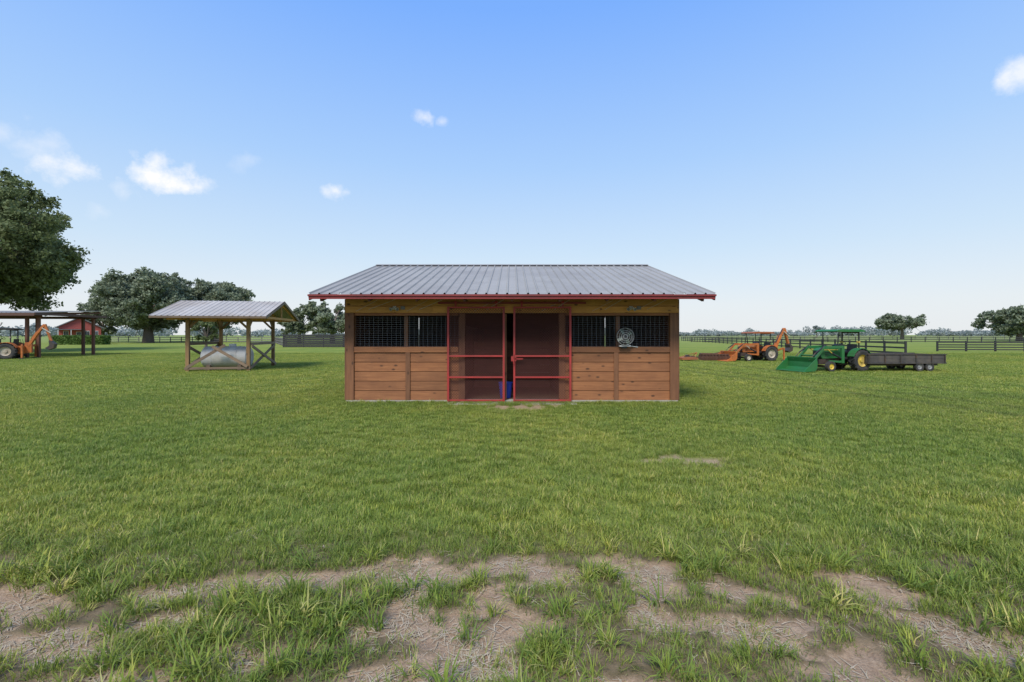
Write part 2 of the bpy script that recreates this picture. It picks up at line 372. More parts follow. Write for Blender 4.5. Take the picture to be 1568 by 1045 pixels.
# ------------------------------------------------------------ trees
def leafmat(name,c1,c2,tr=.25):
    m,nt,p,o=newmat(name)
    lv=N(nt,'ShaderNodeAttribute',attribute_name='lv').outputs['Fac']
    col=mixc(nt,lv,c1,c2); L(nt,col,p.inputs['Base Color']); p.inputs['Roughness'].default_value=.6; p.inputs['Specular IOR Level'].default_value=.2
    t=N(nt,'ShaderNodeBsdfTranslucent'); L(nt,col,t.inputs[0]); ms=N(nt,'ShaderNodeMixShader'); ms.inputs[0].default_value=tr
    L(nt,p.outputs[0],ms.inputs[1]);L(nt,t.outputs[0],ms.inputs[2]);L(nt,ms.outputs[0],o.inputs[0]); return m
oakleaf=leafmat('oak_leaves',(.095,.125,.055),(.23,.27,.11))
oakfar=leafmat('oak_leaves_hazy',(.15,.185,.12),(.27,.305,.195))  # paler oak green, aerial haze mixed into the base colour
farleaf=leafmat('distant_leaves_hazy',(.25,.285,.275),(.34,.38,.36))  # blue-grey distance haze painted into the leaf colour
hedgeleaf=leafmat('hedge_leaves',(.07,.13,.03),(.16,.25,.06))
bark=simple('bark',(.16,.13,.105),.9,0,.4,4,.8,bs=12)
def leaves(P,size,r,flat=.0):
    n=len(P); A=r.normal(size=(n,3)); A[:,2]*=(1-flat); A/=np.linalg.norm(A,axis=1)[:,None]
    B=np.cross(A,r.normal(size=(n,3))); B/=np.linalg.norm(B,axis=1)[:,None]
    s=(size*(.55+.9*r.random(n)))[:,None]
    V=np.stack([P-A*s,P-B*s*.55,P+A*s,P+B*s*.55],1).reshape(-1,3)
    F=np.arange(4*n).reshape(n,4); return V,F
def tree(name,loc,h,r,zb,nc,nl,ls,seed,lm,trunk=.4,sq=1.0,lean=0):
    R=np.random.default_rng(seed); cz=(h*.42+zb*.58); top=h-cz; bot=cz-zb
    C=[];CR=[]
    while len(C)<nc:
        d=R.normal(size=3); d/=np.linalg.norm(d); u=R.uniform(.35,1)**.6
        cr=r*R.uniform(.11,.24)*(1.1-.3*abs(d[2]))
        lob=1+.16*math.sin(3*math.atan2(d[1],d[0])+seed)+.1*math.sin(5*math.atan2(d[1],d[0])+2*seed)
        q=np.array([d[0]*(r*lob-cr*.7)*u,d[1]*(r*lob-cr*.7)*u*sq,cz+d[2]*u*((top-cr*.7) if d[2]>0 else bot)])
        C.append(q);CR.append(cr)
    C=np.array(C);CR=np.array(CR)
    k=R.choice(nc,nl,p=CR**2/np.sum(CR**2)); ns=14
    SD=R.normal(size=(nc,ns,3)); SD/=np.linalg.norm(SD,axis=2)[:,:,None]; SD*=R.uniform(.35,1.15,(nc,ns,1)); SD[:,:,2]*=.7
    sidx=R.integers(0,ns,nl)
    P=C[k]+SD[k,sidx]*CR[k][:,None]+R.normal(size=(nl,3))*(CR[k]*.19)[:,None]*np.array([1,1,.7])
    V,F=leaves(P,ls,R)
    cv=R.random(nc)[k]*.45+R.random((nc,ns))[k,sidx]*.25+R.random(nl)*.3
    e=empty(name,loc)
    me=npmesh('foliage',V,F,[lm],{'lv':('FACE',cv)}); ob=bpy.data.objects.new('foliage',me); COL.objects.link(ob); ob.parent=e
    mb=MB(); fk=zb+(h-zb)*.18
    pts=[Vector((0,0,-.2)),Vector((lean*.3,0,fk*.5)),Vector((lean,.1,fk))]
    mb.tube(pts[0],pts[1],trunk*1.35,0,10,trunk*.95,False); mb.tube(pts[1],pts[2],trunk*.95,0,10,trunk*.85,False)
    for i in R.choice(nc,min(nc,26),replace=False):
        q=Vector(C[i]); a=pts[2]; m1=a.lerp(q,.45)+Vector((0,0,-.08*(q-a).length if q.z<cz else .05*h*.3)); r0=trunk*R.uniform(.35,.6)
        mb.tube(a-Vector((0,0,.1)),m1,r0,0,7,r0*.6,False); mb.tube(m1,q,r0*.6,0,6,r0*.12,False)
        for j in range(2):
            q2=q+Vector(R.normal(size=3))*CR[i]*.7; mb.tube(m1.lerp(q,.5),q2,r0*.3,0,5,r0*.08,False)
    mb.obj('trunk_and_limbs',[bark],e,smooth=True)
    return e
tree('live_oak_tree',(-50.2,42,0),19.2,8.6,2.0,130,130000,.145,3,oakleaf,.6)
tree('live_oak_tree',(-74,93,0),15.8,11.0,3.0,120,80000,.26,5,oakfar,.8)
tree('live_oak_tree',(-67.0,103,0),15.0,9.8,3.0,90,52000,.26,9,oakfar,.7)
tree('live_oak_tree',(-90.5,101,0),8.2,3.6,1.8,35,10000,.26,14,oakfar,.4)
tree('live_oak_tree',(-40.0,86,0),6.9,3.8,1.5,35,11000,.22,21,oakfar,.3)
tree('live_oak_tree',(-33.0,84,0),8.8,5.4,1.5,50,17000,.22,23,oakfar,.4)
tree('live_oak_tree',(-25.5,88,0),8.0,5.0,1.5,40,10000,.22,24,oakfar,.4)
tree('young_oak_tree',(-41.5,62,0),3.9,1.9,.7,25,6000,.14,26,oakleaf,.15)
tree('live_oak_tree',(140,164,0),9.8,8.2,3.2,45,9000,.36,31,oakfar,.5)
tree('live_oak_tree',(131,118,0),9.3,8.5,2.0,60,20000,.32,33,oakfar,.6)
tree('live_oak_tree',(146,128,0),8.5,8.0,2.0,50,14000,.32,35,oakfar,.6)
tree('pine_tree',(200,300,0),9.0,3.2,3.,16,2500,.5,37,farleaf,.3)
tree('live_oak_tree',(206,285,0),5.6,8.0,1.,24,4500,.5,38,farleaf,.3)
# distant treeline: ONE mesh
R=np.random.default_rng(5); PP=[];LV=[]
for i in range(800):
    x=R.uniform(-900,1100); y=480+R.uniform(-30,140)+120*math.sin(x*.004)
    hh=(5.0+7*vn(np.array([x*.02]),np.array([3.]))[0]**2*1.3)*R.uniform(.7,1.15)+ (4 if R.random()<.06 else 0); rr=R.uniform(4,9)
    n=150; d=R.normal(size=(n,3)); d/=np.linalg.norm(d,axis=1)[:,None]; d*=R.uniform(.5,1,(n,1))
    PP.append(np.stack([x+d[:,0]*rr,y+d[:,1]*rr,hh*.52+d[:,2]*hh*.48],-1)); LV.append(np.full(n,R.random())*.7+R.random(n)*.3)
V,F=leaves(np.concatenate(PP),1.1,R)
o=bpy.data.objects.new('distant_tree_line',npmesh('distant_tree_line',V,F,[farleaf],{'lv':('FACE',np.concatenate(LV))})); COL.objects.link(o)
# hedge
n=14000; P=np.stack([R.uniform(-4.3,4.3,n),R.uniform(-.9,.9,n),R.uniform(0,1.55,n)],-1)
P[:,2]*=1-.10*(np.sin(P[:,0]*4)+1)*.5; V,F=leaves(P,.13,R)
o=bpy.data.objects.new('clipped_hedge',npmesh('clipped_hedge',V,F,[hedgeleaf],{'lv':('FACE',R.random(n))})); COL.objects.link(o); o.location=(-70.8,75,0)

# ------------------------------------------------------------ materials
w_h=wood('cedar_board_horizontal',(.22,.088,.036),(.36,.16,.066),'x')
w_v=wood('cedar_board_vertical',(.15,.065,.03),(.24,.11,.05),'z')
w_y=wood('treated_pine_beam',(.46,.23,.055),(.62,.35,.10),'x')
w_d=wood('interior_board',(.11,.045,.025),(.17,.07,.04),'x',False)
w_pv=wood('treated_pine_post',(.22,.13,.055),(.33,.21,.095),'z')
w_gr=wood('weathered_board',(.17,.12,.08),(.28,.205,.14),'x',False)
red=simple('red_gate_paint',(.36,.032,.028),.5,0,.25,5,.05,dirt=(.20,.035,.028))
redf=simple('red_fascia_paint',(.24,.03,.028),.55,0,.3,3,.05,dirt=(.15,.028,.025))
meshm=simple('rusty_mesh',(.115,.036,.028),.75,.0,.3,8,0)
wire=simple('dull_wire',(.17,.175,.18),.6,.2,.2,8,0)
conc=simple('concrete',(.34,.32,.28),.9,0,.3,3,.4,dirt=(.22,.18,.13))
earth=simple('stall_floor_earth',(.10,.065,.04),.95,0,.3,3,.4)
roofm=simple('galvanised_roof',(.315,.30,.27),.66,.0,.2,1.2,.05,dirt=(.235,.22,.20),bs=8)
roof2=simple('weathered_roof',(.42,.385,.34),.6,.0,.25,1.0,.05,dirt=(.28,.22,.16),bs=8)
white=simple('white_plastic',(.5,.5,.48),.4,0,.12,6,0)
black=simple('black_paint',(.018,.018,.019),.5,0,.3,5,.1)
bluep=simple('blue_plastic',(.02,.06,.42),.35,0,.1,6,0)
# ------------------------------------------------------------ stable
st=empty('wooden_horse_stable',(0,10.9,0))
mb=MB(); mb.bx(-3.95,3.95,-.05,.2,-.05,.045,0); mb.bx(-3.95,3.95,.2,8.4,-.05,.04,1); mb.bx(-1.5,1.5,-.4,-.055,-.05,.012,0)
mb.obj('concrete_slab',[conc,earth],st,bevel=.01)
mb=MB()
for sgn in(-1,1):
    a,b_=(1.27,3.76)
    for k in range(5):
        z0=.048+k*.2265; x0,x1=sorted((sgn*a,sgn*b_)); 
        xm=sgn*2.48
        for u,v in((x0,xm-.002),(xm+.002,x1)):
            mb.bx(u,v,0,.04,z0,z0+.214,0)
    x0,x1=sorted((sgn*1.28,sgn*3.757)); mb.bx(x0,x1,-.03,.09,1.182,1.315,1)
    mb.bx(x0,x1,.0,.08,2.06,2.118,0)
    mb.bx(x0,x1,.045,.06,.05,1.18,0)
mb.obj('kick_boards',[w_h,w_h],st,bevel=.004)
mb=MB()
for sgn in(-1,1):
    c=sgn*3.85; mb.bx(c-.09,c+.09,-.04,.14,.047,2.118,0); mb.bx(sgn*3.965-.02,sgn*3.965+.02,-.02,.14,.047,2.45,0)
    c=sgn*2.48; mb.bx(c-.055,c+.055,-.032,-.002,.05,1.18,0)
    c=sgn*1.195; mb.bx(c-.073,c+.073,-.02,.13,.047,2.118,0)
    c=sgn*2.55; mb.bx(c-.045,c+.045,.10,.19,1.32,2.118,0)
mb.bx(-.23,-.13,-.02,.1,.05,2.1,0)
mb.obj('posts',[w_v],st,bevel=.005)
mb=MB(); mb.bx(-3.96,3.96,-.03,.05,2.122,2.285,0); mb.bx(-3.96,3.96,-.025,.05,2.29,2.50,0)
mb.bx(-3.96,-1.9,-.05,-.033,2.14,2.27,0); mb.bx(2.1,3.96,-.05,-.033,2.14,2.27,0)
mb.obj('header_beam',[w_y],st,bevel=.004)
mb=MB()
for sgn in(-1,1):
    for k in range(11):
        x=sgn*3.94; mb.bx(x-.02,x+.02,.145,8.3,.065+k*.222,.065+k*.222+.2215,0)
for k in range(11): mb.bx(-3.9,3.9,8.31,8.35,.065+k*.222,.065+k*.222+.2215,0)
for k in range(6):
    mb.bx(-1.1,1.1,2.4,2.44,.065+k*.222,.065+k*.222+.21,0)
for k in range(8):
    for sgn in(-1,1): mb.bx(sgn*1.2-.02,sgn*1.2+.02,.15,8.3,.065+k*.222,.065+k*.222+.217,0)
for sgn in(-1,1):  # gables
    x=sgn*3.94
    mb.add([(x-.02,-.05,2.5),(x-.02,8.4,2.5),(x-.02,4.2,3.78),(x+.02,-.05,2.5),(x+.02,8.4,2.5),(x+.02,4.2,3.78)],[(0,1,2),(3,5,4),(0,3,4,1),(1,4,5,2),(2,5,3,0)],0)
for i in range(9):
    x=-4.2+i*1.05
    mb.beam((x,-.85,2.40),(x,4.2,3.79),.05,.13,0); mb.beam((x,9.25,2.40),(x,4.2,3.79),.05,.13,0)
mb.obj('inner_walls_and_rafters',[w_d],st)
mb=MB(); corr(mb,-4.45,4.45,-.92,2.49,4.2,3.885); corr(mb,-4.45,4.45,9.32,2.49,4.2,3.885)
mb.add([(-4.47,4.02,3.875),(4.47,4.02,3.875),(4.47,4.2,3.935),(-4.47,4.2,3.935),(4.47,4.38,3.875),(-4.47,4.38,3.875)],[(0,1,2,3),(3,2,4,5)],0,.5)
ro=mb.obj('metal_roof',[roofm],st)
mb=MB(); mb.bx(-4.44,4.44,-.915,-.875,2.385,2.475,0); mb.bx(-4.46,4.46,-.94,-.917,2.445,2.485,0)
mb.bx(-4.44,4.44,9.275,9.315,2.36,2.475,0)
for sgn in(-1,1):
    mb.beam((sgn*4.44,-.9,2.42),(sgn*4.44,4.2,3.815),.03,.13,0); mb.beam((sgn*4.44,9.3,2.42),(sgn*4.44,4.2,3.815),.03,.13,0)
mb.obj('red_fascia',[redf],st,bevel=.004)
# wire windows
mb=MB()
for sgn in(-1,1):
    x0,x1=sorted((sgn*1.27,sgn*3.76)); t=.0024
    n=int((x1-x0)/.105)
    for i in range(n+1):
        x=x0+(x1-x0)*i/n; mb.bx(x-t,x+t,.092,.097,1.30,2.06,0)
    for i in range(15):
        z=1.33+i*.052; mb.bx(x0,x1,.0975,.1025,z-t,z+t,0)
mb.obj('welded_wire_windows',[wire],st)
# gates
def gate(name,x0,x1):
    g=MB(); y=-.11; t=.024; z0,z1=.03,2.27
    for x in(x0+t,x1-t): g.bx(x-t,x+t,y-t,y+t,z0,z1,0)
    for z in(z0+t,z1-t,1.10,.60): g.bx(x0+2*t,x1-2*t,y-t*.8,y+t*.8,z-t*.8,z+t*.8,0)
    w=x1-x0-4*t;h=z1-z0-4*t; a0=x0+2*t;b0=z0+2*t; s=.062; k=-h
    while k<w:
        xa=max(0,k);za=xa-k; xb=min(w,k+h);zb=xb-k
        if xb-xa>.02:
            g.beam((a0+xa,y+.03,b0+za),(a0+xb,y+.03,b0+zb),.003,.0085,1)
            g.beam((a0+w-xa,y+.034,b0+za),(a0+w-xb,y+.034,b0+zb),.003,.0085,1)
        k+=s
    for x in(x0+.2,x1-.2):
        g.bx(x-.02,x+.02,y-.01,y+.01,2.27,2.36,0); g.tube((x,y-.03,2.37),(x,y+.03,2.37),.035,0,12)
    return g.obj(name,[red,meshm],st,bevel=.003)
gate('sliding_gate_a',-1.53,-.17); gate('sliding_gate_b',.03,1.40)
mb=MB(); mb.bx(-1.75,1.75,-.10,-.055,2.335,2.375,0)
mb.bx(-.02,.10,-.16,-.135,.98,1.10,1); mb.tube((.04,-.17,.92),(.04,-.17,1.15),.014,1)
mb.bx(.06,.26,-.16,-.14,1.02,1.05,1)
mb.obj('gate_track_and_latch',[redf,red],st)
# bucket
mb=MB(); mb.lathe((0,0,0),[(.001,0),(.13,0),(.17,.36),(.18,.36),(.18,.38),(.165,.38),(.13,.03),(.001,.03)],0,24)
bo=mb.obj('blue_bucket',[bluep],st,loc=(-.16,.42,.05)); bo.rotation_euler[0]=math.radians(90)
# floodlights and wiring
mb=MB()
for x in(-2.78,2.82):
    mb.bx(x-.04,x+.04,-.075,-.053,2.20,2.28,0)
    for s in(-1,1):
        mb.tube((x+s*.03,-.07,2.24),(x+s*.08,-.15,2.20),.025,0,12,.042); mb.tube((x+s*.08,-.15,2.20),(x+s*.082,-.153,2.198),.036,1,12)
    mb.bx(x+.14,x+.24,-.07,-.053,2.20,2.28,1)
for x0 in(-3.4,-2.2,-.6,1.0,2.2,3.2):
    mb.beam((x0,-.06,2.2),(x0+random.uniform(.3,.7),-.3,2.42),.006,.006,0); mb.beam((x0+.2,-.06,2.42),(x0-.3,-.06,2.16),.005,.005,0)
mb.obj('flood_lights',[white,wire],st)
# fan
fan=MB(); 
for r in(.05,.10,.145,.20):
    for yy in((-.06,) if r<.2 else (-.05,.05)):
        fan.lathe((0,yy,0),[(r-.003,-.003),(r+.003,-.003),(r+.003,.003),(r-.003,.003),(r-.003,-.003)],0,32)
for i in range(14):
    t=i*math.pi/7; fan.tube((.03*math.cos(t),-.065,.03*math.sin(t)),(.2*math.cos(t),-.052,.2*math.sin(t)),.0016,0,5)
fan.lathe((0,0,0),[(.205,-.05),(.205,.05)],1,32)
fan.tube((0,-.03,0),(0,.09,0),.07,1,16)
for i in range(4):
    t=i*math.pi/2+.5; R3=Matrix.Rotation(-t,3,'Y')@Matrix.Rotation(.5,3,'X')
    fan.box((.12*math.cos(t),0,.12*math.sin(t)),(.14,.008,.08),2,R3)
fan.bx(-.06,.06,.04,.10,-.28,-.19,1); fan.bx(-.13,.13,-.02,.10,-.235,-.205,0)
fan.beam((.1,.05,-.22),(.33,.1,-.25),.02,.02,0)
bladem=simple('fan_blade',(.12,.17,.13),.4,0,.2,5,0)
fan.obj('wall_fan',[white,simple('grey_motor',(.05,.05,.05),.5),bladem],st,loc=(2.66,-.13,1.56))

# ------------------------------------------------------------ open shelter
sh=empty('open_pole_shelter',(-13.2,21.7,0),math.radians(10))
mb=MB()
PX=1.22;PY=1.6
for x in(-PX,PX):
    for y in(-PY,PY):
        mb.bx(x-.07,x+.07,y-.07,y+.07,-.05,2.35,0)
        mb.beam((x,y,1.85),(x+(-.45 if x>0 else .45),y,2.3),.05,.09,0)
        mb.beam((x,y,1.85),(x,y+(-.45 if y>0 else .45),2.3),.05,.09,0)
mb.obj('posts',[w_pv],sh,bevel=.006)
mb=MB()
for y in(-PY,PY): mb.bx(-2.05,2.05,y-.03,y+.03,2.26,2.42,0)
for x in(-2.1,-PX,0,PX,2.1):
    for s in(-1,1): mb.beam((x,s*2.35,2.36),(x,0,3.07),.045,.11,0)
    mb.beam((x,-2.2,2.36),(x,2.2,2.36),.045,.1,0)
    mb.bx(x-.022,x+.022,-.05,.05,2.4,3.05,0)
mb.obj('trusses',[w_y],sh)
mb=MB(); corr(mb,-2.25,2.25,-2.5,2.40,0,3.20,.23,.025); corr(mb,-2.25,2.25,2.5,2.40,0,3.20,.23,.025)
mb.obj('metal_roof',[roof2],sh)
mb=MB()
for y in(-2.5,2.5): mb.bx(-2.24,2.24,y-.015,y+.015,2.31,2.395,0)
for x in(-2.24,2.24):
    for s in(-1,1): mb.beam((x,s*2.5,2.34),(x,0,3.14),.03,.1,0)
mb.obj('fascia',[w_gr],sh)
mb=MB()
for y in(-PY-.09,):
    mb.beam((-PX,y,.18),(.3,y,1.15),.04,.12,0); mb.beam((-.2,y-.045,1.10),(PX,y-.045,.20),.04,.12,0)
    mb.beam((-PX-.1,y+.02,.14),(PX+.1,y+.02,.14),.04,.10,0)
for x in(PX+.09,-PX-.09):
    mb.beam((x,-PY,.12),(x,PY,1.12),.04,.12,0); mb.beam((x+.045,-PY,1.12),(x+.045,PY,.12),.04,.12,0)
    mb.beam((x,-PY,1.2),(x,PY,1.2),.04,.12,0)
mb.obj('cross_braces',[w_gr],sh)
tankm=simple('galvanised_tank',(.62,.62,.60),.5,.0,.2,2,.05,dirt=(.36,.30,.24))
tk=MB(); 
tk.lathe((0,0,0),[(.001,-.95),(.35,-.92),(.44,-.85),(.45,-.5),(.46,-.49),(.46,-.47),(.45,-.46),(.45,.46),(.46,.47),(.46,.49),(.45,.5),(.44,.85),(.35,.92),(.001,.95)],0,32)
tk.tube((0,-.2,.44),(0,-.2,.56),.14,0,16)
t=tk.obj('storage_tank',[tankm],None,loc=(-13.0,20.9,.60),rz=math.radians(100),smooth=False,scale=1.06)
mb=MB()
for x in(-.6,.6): mb.bx(-.4,.4,x-.07,x+.07,-.56,-.34,0)
mb.obj('cradle',[w_gr],t)

# ------------------------------------------------------------ tractors
tire=simple('tyre_rubber',(.03,.03,.03),.85,0,.3,8,.4,dirt=(.10,.08,.06))
steel=simple('dark_steel',(.06,.055,.05),.55,.3,.3,6,.1,dirt=(.13,.07,.04))
def tractor(name,loc,rz,body,rim,scale=1,hoe=False,R=.45,canopyc=None):
    e=empty(name,loc,rz,scale)
    m=[body,tire,rim,steel,black,canopyc or body]
    b=MB()
    b.prism([(.62,.56),(1.62,.54),(1.70,.62),(1.68,.90),(1.55,.98),(.62,1.04)],-.21,.21,0)      # hood
    b.bx(1.69,1.72,-.17,.17,.60,.88,4)
    for z in(.66,.73,.80): b.bx(1.0,1.5,-.216,.216,z-.015,z+.015,4)
    b.bx(.8,1.55,-.214,.214,.90,.93,2)
    b.bx(-.3,1.6,-.14,.14,.36,.57,3); b.bx(1.45,1.8,-.2,.2,.30,.52,3)
    b.tube((0,-.55,R),(0,.55,R),.07,3,10); b.tube((1.5,-.48,.22),(1.5,.48,.22),.05,3,8)
    b.bx(-.25,.65,-.36,.36,.50,.56,4)                                                               # platform
    b.prism([(.50,.56),(.68,.56),(.66,1.12),(.52,1.16)],-.2,.2,4)                                   # dash
    b.tube((.5,0,1.1),(.36,0,1.2),.02,4); 
    for i in range(14):
        t0=i*2*math.pi/14;t1=(i+1)*2*math.pi/14
        f=lambda t:(.35+.09*math.cos(t)*.6,.17*math.sin(t),1.21+.09*math.cos(t)*.8)
        b.tube(f(t0),f(t1),.014,4,5)
    b.box((0,0,.80),(.38,.42,.1),4); b.box((-.2,0,.98),(.09,.4,.34),4,Matrix.Rotation(-.15,3,'Y')); b.bx(-.1,.1,-.1,.1,.56,.76,3)
    b.tube((1.25,-.1,.95),(1.25,-.1,1.42),.028,4)
    b.obj('hood_and_chassis',m,e,bevel=.012)
    b=MB()
    for s in(-1,1):
        b.wheel((0,s*.52,R),R,.30,R*.56,1,2,16); b.wheel((1.5,s*.46,.225),.225,.17,.12,1,2,0)
    b.obj('wheels',m,e)
    b=MB()
    for s in(-1,1):
        pr=[];  # fenders
        for i in range(9):
            t=math.radians(20+i*17); pr.append(((R+.07)*math.cos(t),R+(R+.07)*math.sin(t)))
        inn=[((R+.045)*math.cos(math.radians(20+i*17)),R+(R+.045)*math.sin(math.radians(20+i*17))) for i in range(9)][::-1]
        y0,y1=sorted((s*.36,s*.66))
        for i in range(8):
            b.prism([pr[i],pr[i+1],inn[7-i],inn[8-i]],y0,y1,0,.5)
        b.prism([(.45,.56)]+[pr[i] for i in range(9)]+[(-.45,.56)],s*.36-.01,s*.36+.01,0,.5)
        b.tube((-.12,s*.38,.55),(-.12,s*.38,1.68),.03,4,8); b.tube((1.0 if not hoe else .85,s*.34,1.0),(.95,s*.38,1.69),.022,4,8)
        b.bx(-.14,-.06,s*.38-.06,s*.38+.06,1.2,1.28,2)
    b.tube((-.12,-.38,1.66),(-.12,.38,1.66),.03,4,8)
    b.prism([(-.3,1.68),(1.2,1.68),(1.24,1.71),(1.14,1.77),(.9,1.79),(0,1.79),(-.22,1.77),(-.34,1.71)],-.52,.52,5)
    b.obj('fenders_and_canopy',m,e,bevel=.008)
    b=MB()
    for s in(-1,1):
        y=s*.40
        b.bx(.72,.86,y-.04,y+.04,.35,1.08,0); b.beam((.79,y,1.04),(1.75,y,1.02),.07,.11,0); b.beam((1.73,y,1.05),(2.45,y,.32),.07,.10,0)
        b.tube((.86,y,.55),(1.35,y,.78),.04,4,8); b.tube((1.35,y,.78),(1.6,y,.97),.022,2,8)
        b.tube((1.7,y,1.1),(2.2,y,.80),.03,4,8); b.tube((2.2,y,.8),(2.52,y,.50),.018,3,8); b.beam((.79,y,.4),(1.5,y,.45),.06,.08,0)
    b.tube((2.1,-.4,.68),(2.1,.4,.68),.035,0,8)
    pr=[(2.50,.60),(2.44,.42),(2.46,.18),(2.58,.06),(3.12,.03),(3.12,.055),(2.60,.10),(2.50,.20),(2.48,.42),(2.53,.59)]
    n=len(pr); b.prism(pr,-.72,.72,0)
    for s in(-1,1):
        b.prism([(2.50,.60),(2.45,.42),(2.47,.18),(2.58,.06),(3.12,.035),(3.05,.14)],s*.72-.012,s*.72+.012,0)
    b.bx(2.50,2.53,-.72,.72,.585,.63,0)
    b.obj('front_loader',m,e,bevel=.006)
    if hoe:
        b=MB()
        b.bx(-.62,-.38,-.3,.3,.3,.75,0); b.bx(-.9,-.6,-.1,.1,.35,.95,0)
        b.beam((-.75,0,.75),(-1.15,0,1.55),.13,.22,0,(0,1,0)); b.beam((-1.10,0,1.45),(-1.45,0,2.0),.12,.17,0,(0,1,0))
        b.beam((-1.45,0,2.02),(-1.75,0,1.02),.11,.15,0,(0,1,0)); b.tube((-.85,0,1.15),(-1.35,0,1.95),.045,4,8); b.tube((-1.35,.1,1.8),(-1.75,.1,1.5),.035,2,8)
        b.prism([(-1.72,1.08),(-1.95,.85),(-1.9,.60),(-1.68,.50),(-1.50,.62),(-1.62,.68),(-1.72,.80),(-1.68,1.0)],-.2,.2,3)
        for s in(-1,1):
            b.beam((-.55,s*.3,.6),(-.75,s*.75,.8),.07,.1,0); b.beam((-.75,s*.75,.8),(-.75,s*.75,.08),.08,.08,0); b.bx(-.87,-.63,s*.75-.1,s*.75+.1,.02,.06,3)
            b.tube((-.5,s*.12,.75),(-.42,s*.12,1.15),.012,4,6)
        b.obj('backhoe_boom',m,e,bevel=.006)
    return e
green=simple('green_paint',(.018,.15,.035),.5,0,.25,5,.03,dirt=(.05,.11,.04))
yel=simple('yellow_rim',(.62,.45,.06),.5,0,.2,6,.05,dirt=(.35,.25,.1))
orange=simple('orange_paint',(.50,.14,.025),.6,0,.3,5,.05,dirt=(.22,.08,.03))
creamr=simple('cream_rim',(.5,.45,.35),.5,0,.3,6,.05,dirt=(.25,.18,.12))
tractor('green_tractor',(15.15,20.6,0),math.radians(180+14),green,yel,1.03,R=.46)
tractor('orange_backhoe_tractor',(15.6,28.3,0),math.radians(180+12),orange,creamr,1.0,True,canopyc=simple('rusty_canopy',(.3,.09,.03),.6))
tractor('orange_backhoe_tractor',(-33.4,30.5,0),math.radians(180+25),orange,creamr,1.15,True,canopyc=black)
# trailer
tr=empty('flatbed_trailer',(17.2,20.7,0),math.radians(2))
tb=simple('weathered_black_boards',(.055,.05,.047),.8,0,.4,3,.3,dirt=(.12,.10,.08))
b=MB()
for k in range(2):
    for s in(-1,1): b.bx(-1.75,1.75,s*.75-.02,s*.75+.02,.40+k*.17,.40+k*.17+.162,0)
    for s in(-1,1): b.bx(s*1.75-.02,s*1.75+.02,-.72,.72,.40+k*.17,.40+k*.17+.162,0)
b.bx(-1.78,1.78,-.79,.79,.34,.395,0)
for s in(-1,1):
    b.bx(-1.78,1.78,s*.775-.03,s*.775+.03,.735,.765,1)
    for x in(-1.7,-1.0,-.3,.4,1.1,1.7): b.bx(x-.025,x+.025,s*.785-.02,s*.785+.02,.34,.735,1)
b.bx(-1.7,1.7,-.45,-.38,.24,.34,1); b.bx(-1.7,1.7,.38,.45,.24,.34,1)
b.beam((-1.75,-.5,.3),(-2.5,0,.3),.06,.07,1); b.beam((-1.75,.5,.3),(-2.5,0,.3),.06,.07,1); b.tube((-2.3,0,.0),(-2.3,0,.45),.03,1)
b.obj('box_bed',[tb,steel],tr,bevel=.005)
b=MB()
for s in(-1,1):
    for x in(.58,1.04): b.wheel((x,s*.70,.2),.2,.15,.10,0,1)
b.obj('wheels',[tire,simple('grey_rim',(.25,.25,.25),.5)],tr)
# rotary cutter + harrow
rustor=simple('faded_orange_paint',(.36,.12,.04),.75,0,.35,5,.1,dirt=(.14,.07,.04))
rc=empty('rotary_cutter',(10.8,28.2,0),math.radians(8),.68)
b=MB(); b.prism([(-.75,.12),(.75,.12),(.75,.30),(.55,.36),(-.55,.36),(-.75,.30)],-.55,.55,0); b.prism([(-.2,.36),(.2,.36),(.12,.55),(-.12,.55)],-.15,.15,1)
b.beam((.6,-.35,.32),(.95,0,.75),.05,.06,0); b.beam((.6,.35,.32),(.95,0,.75),.05,.06,0); b.beam((.95,0,.75),(-.7,0,.34),.04,.05,0); b.tube((.2,0,.45),(1.2,0,.3),.04,1)
b.wheel((-1.0,0,.17),.17,.1,.08,2,1); b.beam((-.7,0,.25),(-1.0,0,.3),.06,.08,0)
b.obj('deck',[rustor,steel,tire],rc,bevel=.01)
rusty=simple('rusty_steel',(.13,.065,.04),.8,.1,.35,6,.3)
dh=empty('disc_harrow',(12.5,28.3,0),math.radians(-15),.85)
b=MB()
for y in(-.5,.5): b.beam((-.9,y,.50),(.9,y,.50),.06,.07,0)
for x in(-.9,0,.9): b.beam((x,-.5,.50),(x,.5,.50),.06,.07,0)
for y in(-.45,.45):
    for i in range(9):
        x=-.85+i*.21; b.tube((x,y-.01,.24),(x+.012,y+.0,.24),.24,0,18,.235)
    b.tube((-.9,y,.24),(.95,y,.24),.025,0)
    for x in(-.6,.5): b.beam((x,y,.24),(x,y,.5),.04,.05,0)
b.beam((.9,-.3,.5),(1.5,0,.8),.05,.05,0); b.beam((.9,.3,.5),(1.5,0,.8),.05,.05,0); b.beam((1.5,0,.85),(.0,0,.53),.04,.05,0)
b.obj('frame_and_discs',[rusty],dh)

